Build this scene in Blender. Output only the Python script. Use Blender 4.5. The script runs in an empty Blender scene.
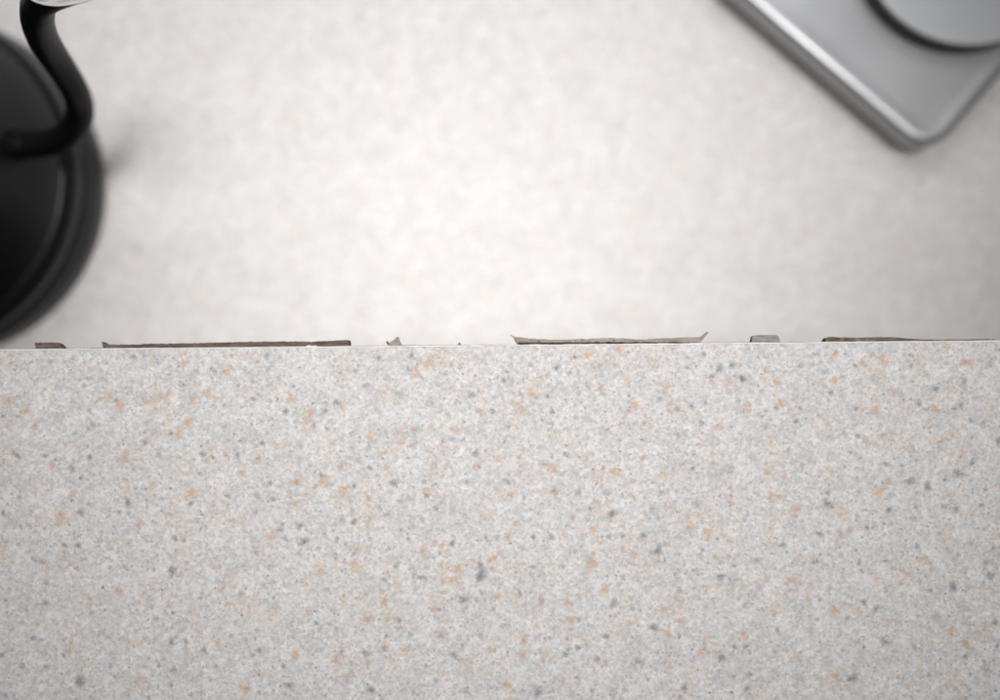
import bpy, bmesh, math, random
import numpy as np
from mathutils import Vector, noise
random.seed(7)
S = bpy.context.scene
col = S.collection
R = math.radians

# ------------------------------------------------------------------ camera
CAMZ = 0.45                      # height of the lens over the lower worktop
BARZ = 0.15                      # height of the raised bar over the lower worktop
cam = bpy.data.cameras.new('camera')
cam.lens = 36.0; cam.sensor_width = 36.0; cam.clip_start = 0.01; cam.clip_end = 50
cam.dof.use_dof = True
cam.dof.focus_distance = CAMZ - BARZ
cam.dof.aperture_fstop = 3.3
cam.dof.aperture_blades = 0
camo = bpy.data.objects.new('camera', cam); col.objects.link(camo)
camo.location = (0, 0, CAMZ)
S.camera = camo

# ------------------------------------------------------------------ world and lamps
w = bpy.data.worlds.new('World'); S.world = w; w.use_nodes = True
bg = w.node_tree.nodes['Background']
bg.inputs[0].default_value = (1.0, 0.99, 0.98, 1); bg.inputs[1].default_value = 0.135

def area(name, loc, target, sx, sy, power, colr, spread=180):
    l = bpy.data.lights.new(name, 'AREA'); l.shape = 'RECTANGLE'; l.size = sx; l.size_y = sy
    l.energy = power; l.color = colr; l.spread = R(spread)
    o = bpy.data.objects.new(name, l); col.objects.link(o)
    o.location = loc
    o.rotation_euler = (Vector(target) - Vector(loc)).to_track_quat('-Z', 'Y').to_euler()
    return o
sl = bpy.data.lights.new('falloff_spot', 'SPOT'); sl.energy = 104; sl.color = (1.0, 0.986, 0.985)  # added spot; its narrow cone stands in for the lens darkening to the corners
sl.spot_size = R(20.3); sl.spot_blend = 1.0; sl.shadow_soft_size = 0.21
so = bpy.data.objects.new('falloff_spot', sl); col.objects.link(so); so.location = (0.15, 0.13, 1.28)
so.rotation_euler = (Vector((-0.014, 0.014, 0.05)) - so.location).to_track_quat('-Z', 'Y').to_euler()
area('worktop_fill', (-0.13, 0.46, 0.50), (-0.13, 0.38, 0), 0.82, 0.24, 0.95, (0.99, 0.992, 1.0), 115)  # added fill lamp out of view, makes the worktop brighter than the bar
area('rim_fill', (-0.35, -0.40, 1.35), (0.1, 0.1, 0), 0.45, 0.45, 0.9, (1.0, 0.98, 0.96))  # added dim lamp behind the camera, for the highlight on the metal rim

S.view_settings.view_transform = 'Standard'; S.view_settings.look = 'None'
S.view_settings.gamma = 1; S.view_settings.exposure = 0.0
S.view_settings.use_curve_mapping = False
S.render.engine = 'CYCLES'

def at(px, py, z):               # photograph position at a height over the worktop -> metres
    return Vector(((px-500)/1000*(CAMZ-z), (350-py)/1000*(CAMZ-z), z))

# ------------------------------------------------------------------ materials
class NT:
    def __init__(s, name):
        s.m = bpy.data.materials.new(name); s.m.use_nodes = True
        s.t = s.m.node_tree; s.b = s.t.nodes['Principled BSDF']
    def n(s, typ, **k):
        o = s.t.nodes.new(typ)
        for a, v in k.items(): setattr(o, a, v)
        return o
    def l(s, a, b): s.t.links.new(a, b)
    def put(s, sock, v):
        if isinstance(v, bpy.types.NodeSocket): s.l(v, sock)
        else: sock.default_value = v
    def math(s, op, a, b=0.0, clamp=False):
        o = s.n('ShaderNodeMath', operation=op, use_clamp=clamp)
        s.put(o.inputs[0], a); s.put(o.inputs[1], b); return o.outputs[0]
    def vm(s, op, a, b=(0,0,0), out=0):
        o = s.n('ShaderNodeVectorMath', operation=op)
        s.put(o.inputs[0], a)
        if op == 'SCALE': s.put(o.inputs['Scale'], b)
        else: s.put(o.inputs[1], b)
        return o.outputs[1] if op in ('DISTANCE', 'LENGTH') else o.outputs[0]
    def mix(s, f, a, b, typ='MIX'):
        o = s.n('ShaderNodeMix', data_type='RGBA', blend_type=typ, clamp_factor=True)
        s.put(o.inputs[0], f)
        s.put(o.inputs[6], a if isinstance(a, bpy.types.NodeSocket) else (*a, 1))
        s.put(o.inputs[7], b if isinstance(b, bpy.types.NodeSocket) else (*b, 1))
        return o.outputs[2]
    def rng(s, v, a, b, c, d, smooth=True):
        o = s.n('ShaderNodeMapRange', interpolation_type='SMOOTHSTEP' if smooth else 'LINEAR')
        for i, x in enumerate((v, a, b, c, d)): s.put(o.inputs[i], x)
        return o.outputs[0]
    def noise(s, vec, scale, detail=2.0, rough=0.5, dim='2D'):
        o = s.n('ShaderNodeTexNoise', noise_dimensions=dim)
        s.l(vec, o.inputs['Vector']); o.inputs['Scale'].default_value = scale
        o.inputs['Detail'].default_value = detail; o.inputs['Roughness'].default_value = rough
        return o
    def vor(s, vec, scale):
        o = s.n('ShaderNodeTexVoronoi', voronoi_dimensions='2D', feature='F1')
        s.l(vec, o.inputs['Vector']); o.inputs['Scale'].default_value = scale
        return o

def laminate(name, offset, marks=False, tone=1.0, amt=1.0):
    t = NT(name)
    tc = t.n('ShaderNodeTexCoord')
    P0 = t.vm('SCALE', tc.outputs['Object'], 1000.0)          # millimetres
    P = t.vm('ADD', P0, offset)
    d1 = t.vm('SUBTRACT', t.noise(P, 0.75, 4, 0.7).outputs['Color'], (0.5, 0.5, 0.5))
    Pd = t.vm('ADD', P, t.vm('SCALE', d1, 1.7))               # ragged speck outlines
    def specks(cell, present, r0, r1, soft, off):
        v = t.vor(t.vm('ADD', Pd, (off, off*1.7, 0)), 1/cell)
        sep = t.n('ShaderNodeSeparateColor'); t.l(v.outputs['Color'], sep.inputs[0])
        on = t.math('LESS_THAN', sep.outputs[0], present)
        rad = t.math('ADD', t.math('MULTIPLY', t.math('POWER', sep.outputs[1], 2.0), (r1-r0)/cell), r0/cell)
        inner = t.math('MULTIPLY', rad, 1-soft)
        m = t.rng(v.outputs['Distance'], inner, rad, 1.0, 0.0)
        return t.math('MULTIPLY', t.math('MULTIPLY', m, on), t.math('ADD', t.math('MULTIPLY', sep.outputs[2], 0.55), 0.45))
    base = (0.83, 0.815, 0.806)
    c = t.mix(t.rng(t.noise(P, 0.16, 4, 0.65).outputs[0], 0.42, 0.66, 0, 0.55*amt), base, (0.675, 0.665, 0.672))
    c = t.mix(t.rng(t.noise(t.vm('ADD', P, (90, 40, 0)), 0.13, 4, 0.65).outputs[0], 0.5, 0.70, 0, 0.75*amt), c, (0.77, 0.68, 0.605))
    c = t.mix(t.rng(t.noise(t.vm('ADD', P, (190, 240, 0)), 0.07, 4, 0.65).outputs[0], 0.45, 0.66, 0, 0.45), c, (0.71, 0.70, 0.705))
    c = t.mix(t.rng(t.noise(t.vm('ADD', P, (590, 140, 0)), 0.07, 4, 0.65).outputs[0], 0.48, 0.68, 0, 0.45), c, (0.79, 0.725, 0.68))
    br = t.rng(t.noise(P, 1.1, 3, 0.7).outputs[0], 0.34, 0.56, 0.6, 1.0)   # breaks the specks up into grains
    def lay(c, m, colr, f):
        return t.mix(t.math('MULTIPLY', t.math('MULTIPLY', m, br), f), c, colr)
    c = lay(c, specks(2.7, 0.60, 0.4, 1.6, 0.95, 11), (0.50, 0.50, 0.505), 0.78*amt)
    c = lay(c, specks(4.6, 0.50, 0.6, 2.4, 0.95, 57), (0.79, 0.61, 0.49), 0.75*amt)
    c = lay(c, specks(4.3, 0.30, 0.3, 1.5, 0.9, 133), (0.72, 0.47, 0.31), 0.75*amt)
    c = lay(c, specks(2.6, 0.22, 0.25, 1.0, 0.9, 411), (0.74, 0.49, 0.33), 0.75*amt)
    c = lay(c, specks(1.45, 0.38, 0.2, 0.7, 0.9, 71), (0.38, 0.38, 0.39), 0.85*amt)
    c = lay(c, specks(4.2, 0.46, 0.3, 1.5, 0.9, 211), (0.27, 0.272, 0.28), 0.85*amt)
    c = lay(c, specks(3.3, 0.20, 0.2, 0.6, 0.8, 301), (0.15, 0.15, 0.155), 0.85*amt)
    if marks:                                                 # single specks that stand out, laid down as a pigment map on the sheet
        at_ = t.n('ShaderNodeAttribute', attribute_name='pigment')
        sp_ = t.n('ShaderNodeSeparateColor'); t.l(at_.outputs['Color'], sp_.inputs[0])
        for ch, colr, f in ((sp_.outputs[2], (0.45, 0.45, 0.455), 0.6), (at_.outputs['Alpha'], (0.74, 0.63, 0.42), 0.6),
                            (sp_.outputs[0], (0.72, 0.46, 0.30), 0.85), (sp_.outputs[1], (0.21, 0.212, 0.22), 0.82)):
            c = lay(c, ch, colr, f)
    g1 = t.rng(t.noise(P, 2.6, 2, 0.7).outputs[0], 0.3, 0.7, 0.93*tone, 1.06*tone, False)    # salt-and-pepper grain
    def grains(size, lo, hi, off):                            # crystal grains of even brightness
        v = t.n('ShaderNodeTexVoronoi', voronoi_dimensions='2D', feature='SMOOTH_F1')
        t.l(t.vm('ADD', Pd, (off, off*0.6, 0)), v.inputs['Vector']); v.inputs['Scale'].default_value = 1/size; v.inputs['Smoothness'].default_value = 0.55
        se = t.n('ShaderNodeSeparateColor'); t.l(v.outputs['Color'], se.inputs[0])
        return t.rng(se.outputs[0], 0.1, 0.9, lo, hi, False)
    gg = t.math('MULTIPLY', g1, t.math('MULTIPLY', grains(0.62, 0.87, 1.10, 17), grains(1.25, 0.92, 1.05, 83)))
    cc = t.n('ShaderNodeCombineColor')
    for i in range(3): t.l(gg, cc.inputs[i])
    c = t.mix(1.0, c, cc.outputs[0], 'MULTIPLY')
    t.l(c, t.b.inputs['Base Color'])
    t.l(t.rng(t.noise(P, 0.05, 3).outputs[0], 0.3, 0.7, 0.56, 0.68), t.b.inputs['Roughness'])
    t.b.inputs['Specular IOR Level'].default_value = 0.25
    bp = t.n('ShaderNodeBump'); bp.inputs['Strength'].default_value = 0.12; bp.inputs['Distance'].default_value = 0.0001
    t.l(t.noise(P, 1.5, 3, 0.6).outputs[0], bp.inputs['Height']); t.l(bp.outputs[0], t.b.inputs['Normal'])
    return t.m

def plain(name, colr, rough, metal=0.0, spec=0.5, var=0.06, scale=300, bump=0.0, coat=0.0):
    t = NT(name)
    tc = t.n('ShaderNodeTexCoord')
    nz = t.noise(tc.outputs['Object'], scale, 3, 0.6, '3D')
    lo = tuple(max(0, x*(1-var)) for x in colr); hi = tuple(min(1, x*(1+var)) for x in colr)
    t.l(t.mix(nz.outputs[0], lo, hi), t.b.inputs['Base Color'])
    t.l(t.rng(nz.outputs[0], 0.3, 0.7, rough*0.92, rough*1.08), t.b.inputs['Roughness'])
    t.b.inputs['Metallic'].default_value = metal
    t.b.inputs['Specular IOR Level'].default_value = spec
    t.b.inputs['Coat Weight'].default_value = coat
    if bump:
        bp = t.n('ShaderNodeBump'); bp.inputs['Strength'].default_value = bump; bp.inputs['Distance'].default_value = 0.0003
        t.l(nz.outputs[0], bp.inputs['Height']); t.l(bp.outputs[0], t.b.inputs['Normal'])
    return t.m

def fibre(name, light, dark, pit, tint=None, pits=0.5):
    """torn brown backing: long fibres, darker streaks, small pits"""
    t = NT(name)
    tc = t.n('ShaderNodeTexCoord')
    P = t.vm('SCALE', tc.outputs['Object'], 1000.0)
    str_ = t.noise(t.vm('MULTIPLY', P, (0.16, 1.6, 1.0)), 1.0, 4, 0.65, '3D').outputs[0]
    blo = t.noise(P, 0.35, 3, 0.6, '3D').outputs[0]
    c = t.mix(t.rng(str_, 0.35, 0.65, 0, 1), light, dark)
    c = t.mix(t.rng(blo, 0.5, 0.7, 0, 0.6), c, tint or light)
    pn = t.noise(t.vm('MULTIPLY', P, (0.7, 1.5, 1)), 1.0, 2, 0.5, '3D').outputs[0]
    c = t.mix(t.rng(pn, 0.64, 0.72, 0, pits), c, pit)
    t.l(c, t.b.inputs['Base Color'])
    t.b.inputs['Roughness'].default_value = 0.85; t.b.inputs['Specular IOR Level'].default_value = 0.2
    bp = t.n('ShaderNodeBump'); bp.inputs['Strength'].default_value = 0.5; bp.inputs['Distance'].default_value = 0.0003
    t.l(str_, bp.inputs['Height']); t.l(bp.outputs[0], t.b.inputs['Normal'])
    return t.m

# bar coordinates: bar origin sits on the edge line under the lens; marks are given by photo position
EDGE0, EDGE1 = 349.6, 340.6
bar_rot = math.atan2(EDGE0-EDGE1, 1000)
bar_o = at(500, (EDGE0+EDGE1)/2, BARZ)
def bar_mm(px, py):
    v = at(px, py, BARZ) - bar_o
    c, s = math.cos(-bar_rot), math.sin(-bar_rot)
    return ((v.x*c - v.y*s)*1000, (v.x*s + v.y*c)*1000)
MARKS = []
TILES = {  # outstanding specks, read off the photograph in eight tiles: x, y, radius, kind
 (0, 345): ((28, 225, 34, 'o'), (108, 268, 34, 'o'), (142, 320, 30, 'o'), (475, 248, 40, 'o'), (440, 208, 30, 'o'), (665, 200, 40, 'o'), (590, 228, 26, 'o'), (832, 192, 38, 'o'), (768, 220, 28, 'o'), (905, 105, 36, 'o'), (750, 312, 38, 'o'), (715, 348, 36, 'o'),
   (207, 482, 28, 'o'), (497, 450, 34, 'o'), (290, 592, 32, 'o'), (760, 595, 34, 'o'), (250, 680, 36, 'o'), (902, 440, 28, 'o'), (968, 508, 28, 'o'), (845, 415, 32, 'o'), (615, 560, 24, 'o'), (735, 75, 32, 'o'),
   (290, 245, 34, 'g'), (368, 312, 30, 'g'), (760, 118, 34, 'g'), (58, 435, 22, 'd'), (285, 488, 24, 'd'), (357, 445, 22, 'd'), (323, 672, 24, 'd'), (512, 630, 24, 'd'), (762, 635, 24, 'd'), (950, 440, 22, 'd'), (533, 48, 22, 'd'), (682, 355, 18, 'd'), (790, 40, 30, 'g')),
 (250, 345): ((720, 68, 40, 'o'), (665, 113, 32, 'o'), (165, 215, 34, 'o'), (240, 275, 34, 'o'), (370, 245, 36, 'o'), (223, 312, 26, 'o'), (483, 368, 28, 'o'), (604, 388, 28, 'o'), (533, 430, 26, 'o'), (722, 330, 28, 'o'), (295, 545, 50, 'o'), (375, 478, 28, 'o'), (375, 578, 40, 'o'), (345, 610, 48, 'y'), (475, 612, 26, 'o'), (185, 632, 34, 'o'), (182, 550, 34, 'o'), (710, 583, 32, 'o'), (900, 488, 22, 'o'), (790, 275, 26, 'o'), (918, 265, 28, 'o'), (825, 345, 30, 'o'),
   (345, 228, 26, 'd'), (460, 162, 20, 'd'), (885, 203, 28, 'd'), (955, 165, 30, 'g'), (605, 200, 38, 'g'), (660, 345, 38, 'g'), (645, 42, 22, 'd'), (50, 393, 20, 'd'), (575, 550, 28, 'd'), (645, 612, 30, 'g'), (548, 680, 22, 'd'), (80, 555, 18, 'd'), (283, 520, 18, 'd'), (902, 430, 22, 'd')),
 (500, 345): ((350, 33, 38, 'o'), (482, 18, 30, 'o'), (140, 14, 24, 'o'), (508, 145, 36, 'o'), (400, 175, 28, 'o'), (665, 162, 34, 'o'), (540, 243, 42, 'o'), (125, 193, 34, 'o'), (72, 240, 28, 'o'), (95, 270, 28, 'o'), (208, 495, 38, 'o'), (175, 478, 26, 'o'), (465, 508, 36, 'o'), (574, 450, 28, 'o'), (918, 145, 32, 'o'), (985, 245, 32, 'o'), (885, 330, 30, 'o'), (650, 513, 26, 'o'), (42, 600, 36, 'o'), (290, 690, 26, 'o'), (925, 630, 26, 'o'), (530, 608, 26, 'o'),
   (400, 90, 34, 'g'), (223, 93, 20, 'd'), (878, 92, 32, 'd'), (850, 125, 22, 'd'), (968, 130, 24, 'd'), (766, 243, 24, 'd'), (822, 232, 18, 'd'), (345, 285, 34, 'g'), (218, 580, 26, 'd'), (450, 675, 30, 'd'), (915, 495, 34, 'g'), (790, 635, 36, 'g'), (770, 493, 18, 'd'), (610, 655, 34, 'g')),
 (750, 345): ((340, 38, 28, 'o'), (535, 62, 42, 'o'), (450, 70, 30, 'o'), (335, 138, 26, 'o'), (105, 152, 34, 'o'), (572, 190, 30, 'o'), (497, 262, 36, 'o'), (742, 258, 34, 'o'), (862, 68, 34, 'o'), (120, 235, 30, 'o'), (463, 378, 24, 'o'), (640, 415, 34, 'o'), (68, 515, 28, 'o'), (135, 530, 30, 'o'), (80, 602, 28, 'o'), (112, 605, 24, 'o'), (185, 660, 34, 'o'), (555, 550, 26, 'o'), (520, 588, 46, 'o'), (810, 362, 22, 'o'),
   (855, 148, 28, 'd'), (740, 175, 28, 'd'), (678, 237, 22, 'd'), (845, 240, 24, 'd'), (960, 70, 42, 'g'), (440, 145, 36, 'g'), (230, 265, 28, 'g'), (312, 634, 30, 'd'), (710, 563, 30, 'd'), (640, 545, 32, 'd'), (835, 517, 32, 'd'), (895, 455, 36, 'g'), (555, 660, 26, 'd'), (822, 655, 32, 'd'), (995, 382, 26, 'd'), (70, 330, 26, 'g'), (185, 305, 20, 'd')),
 (0, 520): ((555, 16, 34, 'o'), (258, 135, 28, 'o'), (245, 6, 30, 'o'), (320, 165, 28, 'o'), (480, 285, 34, 'o'), (620, 235, 36, 'y'), (275, 522, 34, 'o'), (285, 482, 20, 'o'), (568, 635, 36, 'o'), (890, 270, 30, 'o'), (985, 670, 38, 'o'), (870, 495, 26, 'o'), (700, 598, 22, 'o'),
   (255, 100, 22, 'd'), (313, 102, 22, 'd'), (690, 205, 32, 'd'), (600, 325, 36, 'g'), (178, 335, 24, 'd'), (320, 645, 40, 'd'), (685, 490, 28, 'd'), (745, 488, 20, 'd'), (817, 522, 22, 'd'), (412, 450, 30, 'g'), (8, 540, 28, 'd'), (115, 130, 24, 'g')),
 (250, 520): ((85, 62, 30, 'o'), (283, 208, 32, 'o'), (415, 182, 36, 'o'), (690, 115, 30, 'o'), (740, 92, 24, 'o'), (770, 100, 24, 'o'), (975, 150, 30, 'o'), (835, 198, 40, 'o'), (815, 245, 42, 'o'), (536, 322, 34, 'o'), (465, 395, 38, 'o'), (548, 390, 36, 'y'), (312, 277, 22, 'o'), (375, 305, 22, 'o'), (733, 355, 26, 'o'), (472, 570, 24, 'o'), (410, 572, 22, 'o'), (345, 560, 40, 'o'), (180, 540, 40, 'o'), (985, 308, 30, 'o'), (960, 520, 28, 'o'), (435, 52, 22, 'y'), (235, 365, 28, 'o'), (620, 525, 34, 'o'),
   (200, 25, 28, 'd'), (215, 85, 30, 'd'), (122, 38, 24, 'd'), (415, 8, 24, 'd'), (808, 97, 26, 'd'), (925, 218, 42, 'd'), (682, 230, 22, 'd'), (597, 402, 20, 'd'), (355, 440, 30, 'g'), (850, 318, 34, 'd'), (760, 452, 36, 'g'), (815, 540, 34, 'd'), (462, 532, 34, 'd'), (153, 662, 32, 'd'), (485, 680, 36, 'd'), (385, 640, 42, 'g'), (100, 345, 40, 'g')),
 (500, 520): ((375, 35, 34, 'o'), (60, 18, 28, 'o'), (755, 30, 36, 'o'), (832, 55, 34, 'o'), (540, 138, 34, 'o'), (365, 172, 42, 'o'), (138, 238, 22, 'o'), (412, 282, 38, 'o'), (166, 328, 26, 'o'), (265, 328, 28, 'o'), (288, 400, 38, 'o'), (518, 415, 26, 'o'), (668, 455, 34, 'o'), (97, 485, 24, 'o'), (88, 540, 32, 'o'), (803, 528, 32, 'o'), (825, 475, 26, 'o'), (970, 463, 36, 'o'), (725, 405, 28, 'o'), (418, 582, 26, 'o'), (678, 585, 26, 'o'), (25, 660, 32, 'o'), (35, 68, 34, 'o'),
   (285, 125, 38, 'g'), (206, 68, 24, 'd'), (630, 125, 32, 'd'), (883, 228, 32, 'd'), (455, 335, 26, 'd'), (618, 430, 34, 'd'), (425, 465, 28, 'd'), (262, 538, 24, 'd'), (388, 555, 22, 'd'), (152, 690, 40, 'd'), (737, 670, 28, 'd'), (890, 550, 30, 'd'), (985, 675, 30, 'd'), (132, 188, 22, 'd'), (575, 62, 22, 'd'), (945, 240, 30, 'g'), (568, 575, 22, 'g'), (730, 180, 30, 'g')),
 (750, 520): ((165, 237, 30, 'o'), (700, 160, 44, 'o'), (505, 232, 28, 'o'), (632, 220, 28, 'o'), (340, 355, 30, 'o'), (802, 445, 30, 'o'), (190, 550, 28, 'o'), (865, 497, 36, 'o'), (342, 625, 30, 'o'), (228, 320, 26, 'o'), (28, 160, 26, 'o'), (400, 40, 24, 'o'),
   (128, 100, 24, 'd'), (960, 222, 32, 'd'), (812, 268, 30, 'd'), (505, 352, 28, 'd'), (455, 330, 22, 'd'), (537, 488, 30, 'd'), (365, 55, 38, 'g'), (980, 408, 28, 'd'), (860, 548, 26, 'd'), (200, 640, 44, 'g'), (410, 632, 34, 'd'), (110, 440, 18, 'd'), (468, 30, 22, 'd'), (745, 395, 42, 'g'), (245, 440, 34, 'g'), (940, 592, 34, 'g')),
}
# fine tan fibres caught in the surface by the curled strip
MARKS += [(590+2.2*i, 350+1.0*i-0.04*i*i, 0.36, 'o') for i in range(9)] + [(632+1.6*i, 345.6+0.2*i, 0.34, 'o') for i in range(6)] + [(641-0.5*i, 346+1.4*i, 0.34, 'o') for i in range(6)]
for (ox, oy), lst in TILES.items():
    MARKS += [(ox+x/4, oy+y/4, r*0.075*0.92, k) for x, y, r, k in lst]
M_lam = laminate('speckled_laminate_worktop', (310.0, 120.0, 0), tone=1.06, amt=0.45)  # lighter copy of the bar laminate, its brighter light put into the tone
M_bar = laminate('speckled_laminate_bar', (40.0, 530.0, 0), True, 0.82)  # same laminate toned darker, the bar's dimmer light put into the colour
M_edge = plain('worn_laminate_edge', (0.86, 0.85, 0.84), 0.5, var=0.08, scale=900)
M_kraft = fibre('laminate_backing', (0.42, 0.36, 0.31), (0.25, 0.20, 0.17), (0.1, 0.07, 0.05))
M_core = fibre('particle_board', (0.46, 0.36, 0.26), (0.33, 0.25, 0.17), (0.12, 0.08, 0.05))
M_brown = fibre('torn_backing_brown', (0.178, 0.135, 0.111), (0.096, 0.071, 0.058), (0.02, 0.014, 0.012), (0.20, 0.152, 0.126), 0.95)
M_tan = fibre('torn_backing_tan', (0.43, 0.39, 0.35), (0.28, 0.24, 0.21), (0.04, 0.03, 0.025), (0.36, 0.265, 0.20), 0.95)
M_dark = fibre('torn_backing_dark', (0.23, 0.18, 0.15), (0.10, 0.075, 0.06), (0.03, 0.02, 0.02), (0.30, 0.25, 0.20), 0.6)
M_gap_shade = fibre('gap_shade', (0.075, 0.055, 0.045), (0.04, 0.028, 0.022), (0.02, 0.015, 0.012))  # dark colour painting the shadow gap below the tan strip
M_grey = fibre('grey_filler', (0.34, 0.325, 0.31), (0.22, 0.205, 0.195), (0.12, 0.11, 0.10), (0.40, 0.34, 0.29), 0.5)
M_wall = plain('dark_stained_panel', (0.06, 0.042, 0.032), 0.5, var=0.2, scale=40, bump=0.1)
M_black = plain('black_coating', (0.005, 0.0054, 0.0066), 0.34, spec=0.33, var=0.15, scale=600)
M_blackb = plain('black_base_plastic', (0.009, 0.0098, 0.0118), 0.30, spec=0.32, var=0.15, scale=600)
M_spout = plain('black_spout_coating', (0.006, 0.006, 0.007), 0.40, spec=0.06, var=0.15, scale=600)
M_rub = plain('black_rubber', (0.012, 0.012, 0.012), 0.7, var=0.2)
M_collar = plain('dark_grey_collar', (0.10, 0.102, 0.098), 0.5, metal=0.5, var=0.1)
M_steel = plain('bright_steel', (0.82, 0.81, 0.80), 0.45, metal=0.35, var=0.05)
M_alu = plain('satin_aluminium', (0.35, 0.354, 0.361), 0.38, metal=1.0, var=0.01, scale=25)
M_disc = plain('grey_plate_coating', (0.42, 0.431, 0.443), 0.45, metal=0.6, var=0.02, scale=25)

# ------------------------------------------------------------------ mesh helpers
def obj(name, bm, mat, parent=None, smooth=None):
    me = bpy.data.meshes.new(name); bmesh.ops.recalc_face_normals(bm, faces=bm.faces)
    bm.to_mesh(me); bm.free(); me.materials.append(mat)
    if smooth is not None:
        for p in me.polygons: p.use_smooth = True
        me.set_sharp_from_angle(angle=R(smooth))
    o = bpy.data.objects.new(name, me); col.objects.link(o)
    if parent: o.parent = parent
    return o
def empty(name, loc, label, cat, rz=0):
    o = bpy.data.objects.new(name, None); col.objects.link(o); o.empty_display_size = 0.02
    o.location = loc; o.rotation_euler = (0, 0, rz); o['label'] = label; o['category'] = cat
    return o
def box(bm, x0, x1, y0, y1, z0, z1):
    v = [bm.verts.new((x, y, z)) for z in (z0, z1) for x, y in ((x0, y0), (x1, y0), (x1, y1), (x0, y1))]
    for f in ((3, 2, 1, 0), (4, 5, 6, 7), (0, 1, 5, 4), (1, 2, 6, 5), (2, 3, 7, 6), (3, 0, 4, 7)):
        bm.faces.new([v[i] for i in f])
def lathe(bm, prof, seg=96, cap0=True, cap1=True):
    rings = [[bm.verts.new((r*math.cos(2*math.pi*i/seg), r*math.sin(2*math.pi*i/seg), z)) for i in range(seg)] for r, z in prof]
    for a, b in zip(rings, rings[1:]):
        for i in range(seg): bm.faces.new((a[i], a[(i+1) % seg], b[(i+1) % seg], b[i]))
    if cap0: bm.faces.new(rings[0][::-1])
    if cap1: bm.faces.new(rings[-1])
def fillet(prof, k=5):
    """rounds the corners of a profile given as (r, z, corner radius)"""
    out = []
    for i, p in enumerate(prof):
        P = Vector(p[:2]); rad = p[2] if len(p) > 2 else 0
        if rad == 0 or i in (0, len(prof)-1): out.append(tuple(P)); continue
        A = Vector(prof[i-1][:2])-P; B = Vector(prof[i+1][:2])-P
        d = min(rad, A.length*0.49, B.length*0.49)
        a = P+A.normalized()*d; b = P+B.normalized()*d
        for j in range(k+1):
            q = j/k; out.append(tuple(a*(1-q)**2 + P*2*q*(1-q) + b*q*q))
    return out
def catmull(pts, n):
    P = [pts[0]*2-pts[1]] + pts + [pts[-1]*2-pts[-2]]
    out = []
    for i in range(1, len(P)-2):
        a, b, c, d = P[i-1:i+3]
        for j in range(n):
            t = j/n
            out.append(0.5*((2*b)+(c-a)*t+(2*a-5*b+4*c-d)*t*t+(3*b-a-3*c+d)*t**3))
    out.append(pts[-1]); return out
def tube(bm, pts, rads, seg=24, cap=True):
    """swept tube; returns its rings"""
    T = [(pts[min(i+1, len(pts)-1)]-pts[max(i-1, 0)]).normalized() for i in range(len(pts))]
    u = T[0].orthogonal().normalized(); rings = []
    for p, t, r in zip(pts, T, rads):
        u = (u - t*u.dot(t)).normalized(); v = t.cross(u)
        rings.append([bm.verts.new(p + (u*math.cos(2*math.pi*k/seg)+v*math.sin(2*math.pi*k/seg))*r) for k in range(seg)])
    for a, b in zip(rings, rings[1:]):
        for k in range(seg): bm.faces.new((a[k], a[(k+1) % seg], b[(k+1) % seg], b[k]))
    if cap: bm.faces.new(rings[0][::-1]); bm.faces.new(rings[-1])
    return rings

# ------------------------------------------------------------------ setting
bm = bmesh.new(); box(bm, -0.9, 0.9, -0.03, 0.75, -0.038, 0.0)
o = obj('worktop', bm, M_lam); o['kind'] = 'structure'
bm = bmesh.new(); box(bm, -0.9, 0.9, -0.15, -0.031, -0.9, BARZ-0.0395)
o = obj('knee_wall', bm, M_wall); o['kind'] = 'structure'

# ------------------------------------------------------------------ raised bar with its damaged edge
bar = empty('raised_bar_top', bar_o - Vector((0, 0, 0.0393)), 'pale speckled laminate bar top with torn brown backing left along its edge', 'bar top', bar_rot)
ZT = 0.0393                                            # top face in bar coordinates
bm = bmesh.new(); box(bm, -0.9, 0.9, -0.42, -0.0006, 0.0, ZT-0.0009)
obj('board_core', bm, M_core, bar)
# the laminate sheet: a fine grid where the specks are to be seen, plain beyond
xs = np.concatenate(([-0.9], np.linspace(-0.168, 0.168, 673), [0.9]))
ys = np.concatenate(([-0.42], np.linspace(-0.118, -0.0003, 236)))
GX, GY = np.meshgrid(xs, ys)
pig = np.zeros(GX.shape + (4,), dtype=np.float32)
rng = np.random.default_rng(5)
for px, py, r, k in MARKS:
    mx, my = bar_mm(px, py); ch = 'odgy'.index(k)
    dx = GX*1000-mx; dy = GY*1000-my
    win = (np.abs(dx) < 2*r) & (np.abs(dy) < 2*r)
    th = np.arctan2(dy[win], dx[win]); ph = rng.uniform(0, 6.28, 4)
    R_ = r*(0.92 + 0.18*np.sin(2*th+ph[0]) + 0.11*np.sin(3*th+ph[1]) + 0.07*np.sin(5*th+ph[2]) + 0.05*np.sin(8*th+ph[3]))
    q = np.clip((1-np.hypot(dx[win], dy[win])/R_)/0.85, 0, 1)*rng.uniform(0.75, 1.0)
    pig[win, ch] = np.maximum(pig[win, ch], q*q*(3-2*q))
ny, nx = GX.shape
top = np.stack((GX, GY, np.full(GX.shape, ZT)), -1).reshape(-1, 3)
idx = np.arange(nx*ny).reshape(ny, nx)
quads = np.stack((idx[:-1, :-1], idx[:-1, 1:], idx[1:, 1:], idx[1:, :-1]), -1).reshape(-1, 4).tolist()
n0 = nx*ny
low = [(-0.9, -0.42, ZT-0.00085), (0.9, -0.42, ZT-0.00085), (0.9, -0.0003, ZT-0.00085), (-0.9, -0.0003, ZT-0.00085)]
rim = [idx[0, :].tolist(), idx[:, -1].tolist(), idx[-1, ::-1].tolist(), idx[::-1, 0].tolist()]
for k in range(4): quads.append([n0+k, n0+(k+1) % 4] + rim[k][::-1])
quads.append([n0+3, n0+2, n0+1, n0])
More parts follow.
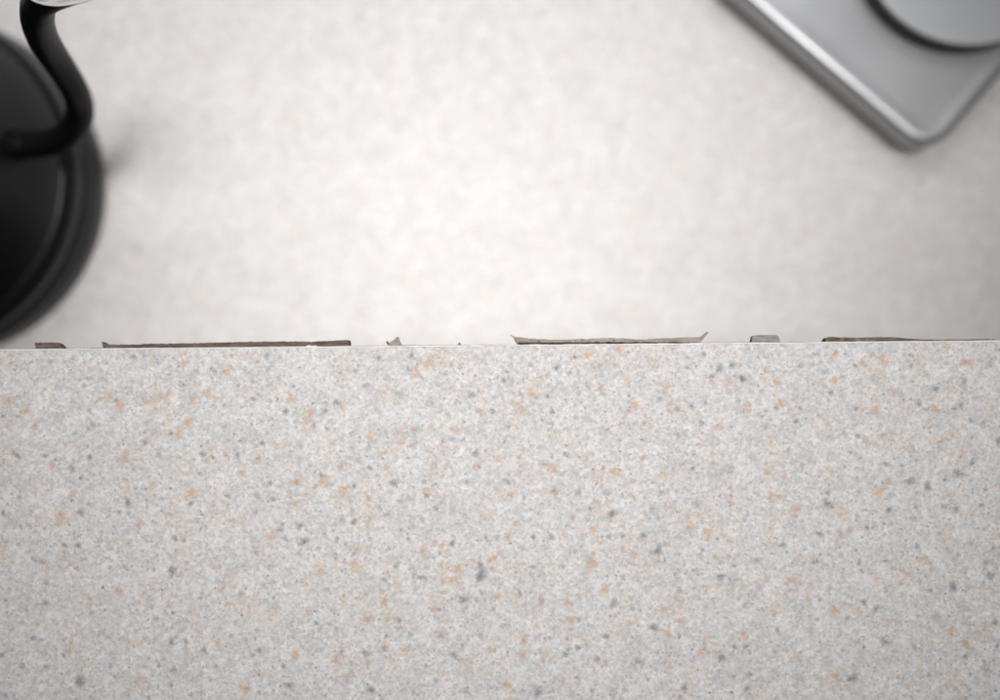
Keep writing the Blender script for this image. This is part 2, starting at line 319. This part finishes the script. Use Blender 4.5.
me = bpy.data.meshes.new('laminate_sheet'); me.from_pydata(top.tolist()+low, [], quads); me.update()
att = me.attributes.new('pigment', 'FLOAT_COLOR', 'POINT')
att.data.foreach_set('color', np.concatenate((pig.reshape(-1), np.zeros(16, dtype=np.float32))))
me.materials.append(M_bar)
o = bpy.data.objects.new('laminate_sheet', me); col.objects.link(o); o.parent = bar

def ribbon(name, mat, x0, x1, step, f_in, f_out, z1, z0):
    """thin strip along the edge with an uneven outer line"""
    bm = bmesh.new(); n = int((x1-x0)/step); prev = None
    for i in range(n+1):
        x = x0+(x1-x0)*i/n
        ring = [bm.verts.new((x, f_in(x), z1)), bm.verts.new((x, f_out(x), z1-0.00004)), bm.verts.new((x, f_out(x), z0)), bm.verts.new((x, f_in(x), z0))]
        if prev:
            for k in range(4): bm.faces.new((prev[k], prev[(k+1) % 4], ring[(k+1) % 4], ring[k]))
        else: bm.faces.new(ring)
        prev = ring
    bm.faces.new(prev[::-1])
    return obj(name, bm, mat, bar)
nz = lambda x, s, k: noise.noise(Vector((x*s, k, 0.3)))
ribbon('laminate_lip', M_edge, -0.45, 0.45, 0.0006, lambda x: -0.00024+0.00006*nz(x, 300, 1),
       lambda x: 0.00002+0.00006*nz(x, 260, 4)+0.00004*nz(x, 900, 6), ZT+0.00003, ZT-0.0003)
ribbon('backing_line', M_kraft, -0.45, 0.45, 0.0006, lambda x: -0.0004,
       lambda x: 0.00020+0.00010*nz(x, 120, 9)+0.00006*nz(x, 700, 2), ZT-0.00034, ZT-0.0009)

def flake(name, mat, top, bottom, dz, thick, label, seed, slope=0.25, rag=0.00016, step=0.00055):
    """a torn piece proud of the edge. top / bottom: photo outline of its outer and inner line"""
    def line(pts):
        q = [Vector((*bar_mm(x, y), 0))/1000 for x, y in pts]
        def f(s):
            t = s*(len(q)-1); i = min(int(t), len(q)-2); return q[i].lerp(q[i+1], t-i)
        # resample by length
        L = [0]
        for a, b in zip(q, q[1:]): L.append(L[-1]+(b-a).length)
        def g(s):
            d = s*L[-1]
            for i in range(len(q)-1):
                if d <= L[i+1] or i == len(q)-2: return q[i].lerp(q[i+1], (d-L[i])/max(1e-9, L[i+1]-L[i]))
        return g, L[-1]
    ft, Lt = line(top); fb, Lb = line(bottom)
    n = max(10, int(Lt/step)); m = 5
    bm = bmesh.new(); prev = None
    for i in range(n+1):
        s = i/n; a = fb(s); b = ft(s); sec = []
        for j in range(m+1):
            u = j/m; p = a.lerp(b, u)
            edge = 1.0 if j == m else 0.35
            k = Vector((p.x*900, p.y*900, seed))
            p = p + Vector((0, noise.noise(k)*rag*edge*(1 if 0 < j else 0.4), 0))
            z = ZT-dz - slope*(p.y-a.y) + noise.noise(Vector((p.x*700, p.y*1500, seed+5)))*0.0003 + noise.noise(Vector((p.x*160, 0, seed+9)))*0.0003
            sec.append(Vector((p.x, p.y, min(z, ZT-0.00036))))
        ring = [bm.verts.new(v) for v in sec]
        low = [bm.verts.new((v.x, v.y-0.0002*(j == m), v.z-thick*(1-0.35*j/m))) for j, v in reversed(list(enumerate(sec)))]
        ring += low
        if prev:
            for k in range(len(ring)): bm.faces.new((prev[k], prev[(k+1) % len(ring)], ring[(k+1) % len(ring)], ring[k]))
        else: bm.faces.new(ring)
        prev = ring
    bm.faces.new(prev[::-1])
    o = obj(name, bm, mat, bar, 40); o['label'] = label
    return o
flake('torn_chip', M_brown, [(33, 342.6), (40, 342.7), (48, 342.2), (56.5, 342.8), (58, 343.6)], [(35, 350), (42, 350), (50, 350), (57, 350), (62, 350)], 0.0005, 0.004,
      'short brown slanted chip at the far left of the bar edge', 3)
flake('torn_strip', M_brown, [(100, 341.6), (103, 343.6), (110, 344.6), (140, 344.5), (142, 343.9), (200, 343.0), (250, 341.8), (300, 341.3), (311, 341.8), (316, 341.2), (346, 340.0), (348.5, 340.2)],
      [(102.5, 349), (105, 349), (112, 349), (140, 349), (143, 349), (200, 348.4), (250, 348), (300, 347.5), (310, 347.5), (316, 347.5), (346, 347), (348.5, 347)], 0.0006, 0.005,
      'long straight dark brown torn strip along the bar edge', 11)
flake('white_splinter', M_edge, [(305, 346.2), (309, 345.3), (312, 345.8), (315, 345.4), (318, 346.3)], [(305, 346.8), (309, 347), (312, 347), (315, 347), (318, 346.8)], 0.00035, 0.0003,
      'tiny white splinter lying across the long brown strip', 41, rag=0.00008)
flake('curled_crumb', M_grey, [(389, 343.0), (390.5, 341.2), (394, 339.4), (396.5, 336.6), (398.5, 337.4), (398.8, 339.5), (400, 342), (401.5, 344.5)],
      [(389, 347), (391, 347), (393, 347), (395, 347), (397, 347), (399, 347), (400, 347), (402, 347)], 0.0006, 0.002,
      'small curled grey crumb standing on the bar edge', 17)
flake('dark_crumb', M_dark, [(385.8, 342.0), (386.8, 341.0), (388.0, 341.6), (388.6, 342.8)], [(387.0, 344.6), (387.5, 344.8), (388.2, 345), (389.4, 345)], 0.0008, 0.001,
      'dark speck of glue beside the curled crumb', 19, rag=0.00005)
flake('tiny_crumb', M_grey, [(457.5, 344), (458.6, 342.6), (459.6, 342.3), (461, 344)], [(457.5, 346), (458.6, 346), (459.6, 346), (461, 346)], 0.0006, 0.001,
      'tiny grey crumb alone on the bar edge', 23, rag=0.00005)
flake('curled_strip', M_tan, [(510.5, 334.6), (513, 336.0), (520, 337.4), (536, 338.8), (555, 339.9), (577, 338.8), (599, 338.4), (612, 338.0), (629, 338.7), (636, 339.5), (660, 338.5), (685, 337.4), (700, 336.9), (704, 335.2), (708.8, 331.8)],
      [(511.5, 335.2), (514, 338.5), (518, 346), (536, 346), (555, 346), (577, 345.6), (599, 345.4), (612, 345.3), (629, 345.2), (636, 345), (660, 344.8), (685, 344.6), (701, 342.8), (705, 337.2), (709.2, 332.3)], 0.0006, 0.004,
      'tan torn strip with both pointed ends curling away from the bar edge', 29)
flake('gap_shade_line', M_gap_shade, [(518, 342.6), (560, 342.4), (600, 342.1), (640, 341.9), (672, 341.8), (690, 342.4)], [(518, 346), (560, 345.6), (600, 345.2), (640, 345), (672, 344.6), (690, 344.4)], 0.00036, 0.0006,
      'dark painted shade line under the curled tan strip', 47, slope=0.0, rag=0.0002)  # strip added as painted shade along the tan piece's inner edge
flake('rounded_chip', M_grey, [(753, 339.5), (753.6, 336.0), (756, 334.9), (763, 334.7), (770, 334.8), (777, 334.8), (779.6, 336.0), (780.6, 339)],
      [(752.6, 344), (755, 344), (758, 344), (763, 344), (770, 344), (776, 344), (779, 344), (781, 344)], 0.0006, 0.004,
      'pale grey rounded chip on the bar edge between two strips', 31, rag=0.00009)
flake('tapered_strip', M_dark, [(827, 338.6), (829, 337.0), (834, 336.4), (840, 337.2), (860, 337.6), (880, 337.0), (893, 337.0), (905, 338.0), (918, 339.1), (940, 339.7), (970, 339.3), (996.5, 339.0)],
      [(827, 343.5), (829, 343.5), (834, 343.4), (840, 343.4), (860, 343.2), (880, 343), (893, 342.8), (905, 342.6), (918, 342.5), (940, 342.3), (970, 342), (996.5, 341.7)], 0.0007, 0.005,
      'dark torn strip thinning towards the right end of the bar edge', 37, rag=0.00011)

# ------------------------------------------------------------------ gooseneck kettle on its power base
kc = at(-62, 188, 0.003)
ket = empty('gooseneck_kettle', (kc.x, kc.y, 0), 'matte black gooseneck kettle standing on its round power base', 'kettle')
bm = bmesh.new()
lathe(bm, fillet([(0.060, 0.0), (0.0725, 0.0, 0.001), (0.0748, 0.003, 0.002), (0.0752, 0.0100, 0.006), (0.0722, 0.0190, 0.005), (0.0690, 0.0200)], 8), 160)
pb = obj('power_base', bm, M_blackb, ket, 40)
bm = bmesh.new(); lathe(bm, fillet([(0.0640, 0.0201), (0.0690, 0.0201), (0.0690, 0.0212), (0.0640, 0.0212)]), 96)
obj('gasket', bm, M_rub, pb)
bm = bmesh.new()
lathe(bm, fillet([(0.064, 0.0213), (0.0715, 0.0213, 0.001), (0.0734, 0.0235, 0.002), (0.0730, 0.0285, 0.002), (0.0690, 0.0332, 0.001), (0.0675, 0.0334)], 6), 160)
obj('bottom_band', bm, M_blackb, ket, 40)
bm = bmesh.new()
lathe(bm, fillet([(0.0660, 0.0335), (0.0682, 0.0335, 0.0005), (0.0684, 0.0350, 0.001), (0.0655, 0.0410, 0.010), (0.0590, 0.0530, 0.016), (0.0490, 0.0720, 0.020), (0.0425, 0.0950, 0.020), (0.0395, 0.130, 0.01), (0.0390, 0.140, 0.002), (0.036, 0.1415)], 10), 160)
body = obj('body', bm, M_black, ket, 40)
bm = bmesh.new(); lathe(bm, fillet([(0.0345, 0.1417), (0.0360, 0.1417, 0.0008), (0.0355, 0.1455, 0.002), (0.012, 0.149, 0.01), (0.005, 0.149)], 6), 64)
lid = obj('lid', bm, M_black, ket, 35)
bm = bmesh.new(); lathe(bm, fillet([(0.005, 0.149), (0.005, 0.154, 0.001), (0.012, 0.157, 0.002), (0.012, 0.166, 0.003), (0.004, 0.1675)], 5), 48)
obj('knob', bm, M_black, lid, 40)
bm = bmesh.new()
hp = catmull([Vector(p) for p in ((-0.0392, -0.004, 0.128), (-0.075, -0.006, 0.140), (-0.105, -0.009, 0.138), (-0.116, -0.010, 0.118), (-0.110, -0.0095, 0.085), (-0.104, -0.009, 0.060))], 10)
tube(bm, hp, [0.008+0.002*math.sin(i/len(hp)*3) for i in range(len(hp))], 20)
obj('handle', bm, M_black, ket, 50)
# spout: leaves the body low, bends, climbs and ends in a beak cut level
SP = [(6, 146, .052), (22, 145, .052), (42, 143.5, .053), (60, 139.5, .056), (73, 130, .061), (79.5, 116, .068), (78.5, 100, .077), (72, 85, .088), (61.5, 68, .100), (51, 52, .112), (42, 36, .125), (37.5, 20, .137), (38, 6, .148)]
sp = catmull([at(*p) - Vector((kc.x, kc.y, 0)) for p in SP], 8)
bm = bmesh.new()
rr = []
for i in range(len(sp)):
    s = i/(len(sp)-1); rr.append(0.0056-0.0008*min(1, s*1.6)+0.0002*s)
SEG = 32
rings = tube(bm, sp, rr, SEG, cap=False)
bm.faces.new(rings[0][::-1])
def beak(cx, cy, z, rx_l, rx_r, ry, tip=1.0):
    out = []
    for k in range(240):
        a = 2*math.pi*k/240
        c, s = math.cos(a), math.sin(a)
        x = cx + (rx_r if c > 0 else rx_l)*c
        y = cy + ry*s*(1-(tip*0.75*max(0, c)**1.5))
        out.append(at(x, y, z)-Vector((kc.x, kc.y, 0)))
    return out
def match(last, tgt):
    """pick ring points on tgt so that quads stay untwisted"""
    c0 = sum((v.co for v in last), Vector())/len(last)
    c1 = sum(tgt, Vector())/len(tgt)
    res = []
    def ang(v): return math.atan2(v.y, v.x)
    A = [ang(v.co-c0) for v in last]; B = [ang(p-c1) for p in tgt]
    for a in A:
        j = min(range(len(B)), key=lambda q: abs((B[q]-a+math.pi) % (2*math.pi)-math.pi)); res.append(tgt[j])
    return res
last = rings[-1]
def add_ring(pts):
    global last
    new = [bm.verts.new(p) for p in pts]
    for k in range(SEG): bm.faces.new((last[k], last[(k+1) % SEG], new[(k+1) % SEG], new[k]))
    last = new
shapes = [(42, -1, .154, 19, 20, 18, 0.1), (48, -5, .159, 24, 34, 17.5, 0.4), (55, -8, .1625, 31, 50, 16.5, 0.75), (58, -9.5, .1640, 34, 60, 16, 0.85)]
for sh in shapes: add_ring(match(last, beak(*sh)))
spout = obj('spout', bm, M_spout, ket, 60)
bm = bmesh.new()
ins = [(58, -9.5, .16405, 33.5, 59, 15.5, 0.85), (57.5, -9.5, .1638, 31.5, 56, 14, 0.85), (54, -9.5, .1610, 26, 42, 12.5, 0.6), (47, -7, .157, 18, 24, 12, 0.3), (42, -3, .152, 13, 14, 12, 0.0)]
first = [bm.verts.new(p) for p in beak(*ins[0])[::5]]; prevr = first
for sh in ins[1:]:
    new = [bm.verts.new(p) for p in beak(*sh)[::5]]
    for k in range(len(new)): bm.faces.new((prevr[k], prevr[(k+1) % len(new)], new[(k+1) % len(new)], new[k]))
    prevr = new
bm.faces.new(prevr)
obj('mouth_lining', bm, M_steel, spout, 60)
bm = bmesh.new()
a = sp[8]; d = (sp[10]-sp[7]).normalized()
tube(bm, [a-d*0.004, a-d*0.002, a, a+d*0.0015, a+d*0.0022], [0.0062, 0.0062, 0.0060, 0.0057, 0.0053], 32)
obj('collar', bm, M_spout, spout, 50)

# ------------------------------------------------------------------ metal appliance base with round plate
dc = at(972, -66, 0.030)
ang = math.atan2(-147, 172.5)
st = empty('appliance_stand', (dc.x, dc.y, 0), 'satin metal stand with rounded corner carrying a round grey plate', 'stand', ang)
def rrect(x0, x1, y0, y1, r, n=10):
    out = []
    for cx, cy, a0 in ((x1-r, y1-r, 0), (x0+r, y1-r, 90), (x0+r, y0+r, 180), (x1-r, y0+r, 270)):
        for i in range(n+1):
            a = R(a0+90*i/n); out.append((cx+r*math.cos(a), cy+r*math.sin(a)))
    return out
# local axes: x runs along the long lower-left side towards the corner, y across
def local(px, py, z):
    v = at(px, py, z)-Vector((dc.x, dc.y, 0)); c, s = math.cos(-ang), math.sin(-ang)
    return v.x*c-v.y*s, v.x*s+v.y*c
yb = local(810, 74.6, 0.002)[1]           # foot of the long side
xb = local(968, 113.5, 0.019)[0]          # short side, top height
X0, X1, Y0, Y1 = -0.085, xb, yb, yb+0.160
def slab(name, mat, layers, parent):
    bm = bmesh.new(); prev = None
    for inset, z, r in layers:
        ring = [bm.verts.new((x, y, z)) for x, y in rrect(X0+inset, X1-inset, Y0+inset, Y1-inset, r)]
        if prev:
            for k in range(len(ring)): bm.faces.new((prev[k], prev[(k+1) % len(ring)], ring[(k+1) % len(ring)], ring[k]))
        else: bm.faces.new(ring[::-1])
        prev = ring
    bm.faces.new(prev)
    return obj(name, bm, mat, parent, 30)
slab('base', M_alu, [(0.003, 0.0025, 0.011), (0.0005, 0.0035, 0.0135), (0, 0.005, 0.014), (0, 0.0164, 0.014), (0.0002, 0.0173, 0.0138), (0.0006, 0.0180, 0.0134), (0.0012, 0.0185, 0.0128), (0.0020, 0.0188, 0.0120), (0.0030, 0.01892, 0.011), (0.0046, 0.01892, 0.0096), (0.0070, 0.0187, 0.0070)], st)
for fx, fy in ((X0+.02, Y0+.02), (X1-.02, Y0+.02), (X0+.02, Y1-.02), (X1-.02, Y1-.02)):
    bm = bmesh.new(); lathe(bm, [(0.006, 0), (0.007, 0.0008), (0.007, 0.0026)], 20)
    f = obj('rubber_foot', bm, M_rub, st, 40); f.location = (fx, fy, 0)
bm = bmesh.new(); lathe(bm, fillet([(0.040, 0.0186), (0.0466, 0.0186), (0.0466, 0.0278), (0.040, 0.0278)]), 96)
obj('collar', bm, M_collar, st, 40)
bm = bmesh.new(); lathe(bm, fillet([(0.044, 0.0279), (0.0466, 0.0279, 0.0002), (0.0468, 0.0295, 0.0003), (0.0463, 0.0300, 0.0004), (0.0440, 0.0300)], 5), 128)
obj('round_plate', bm, M_disc, st, 35)
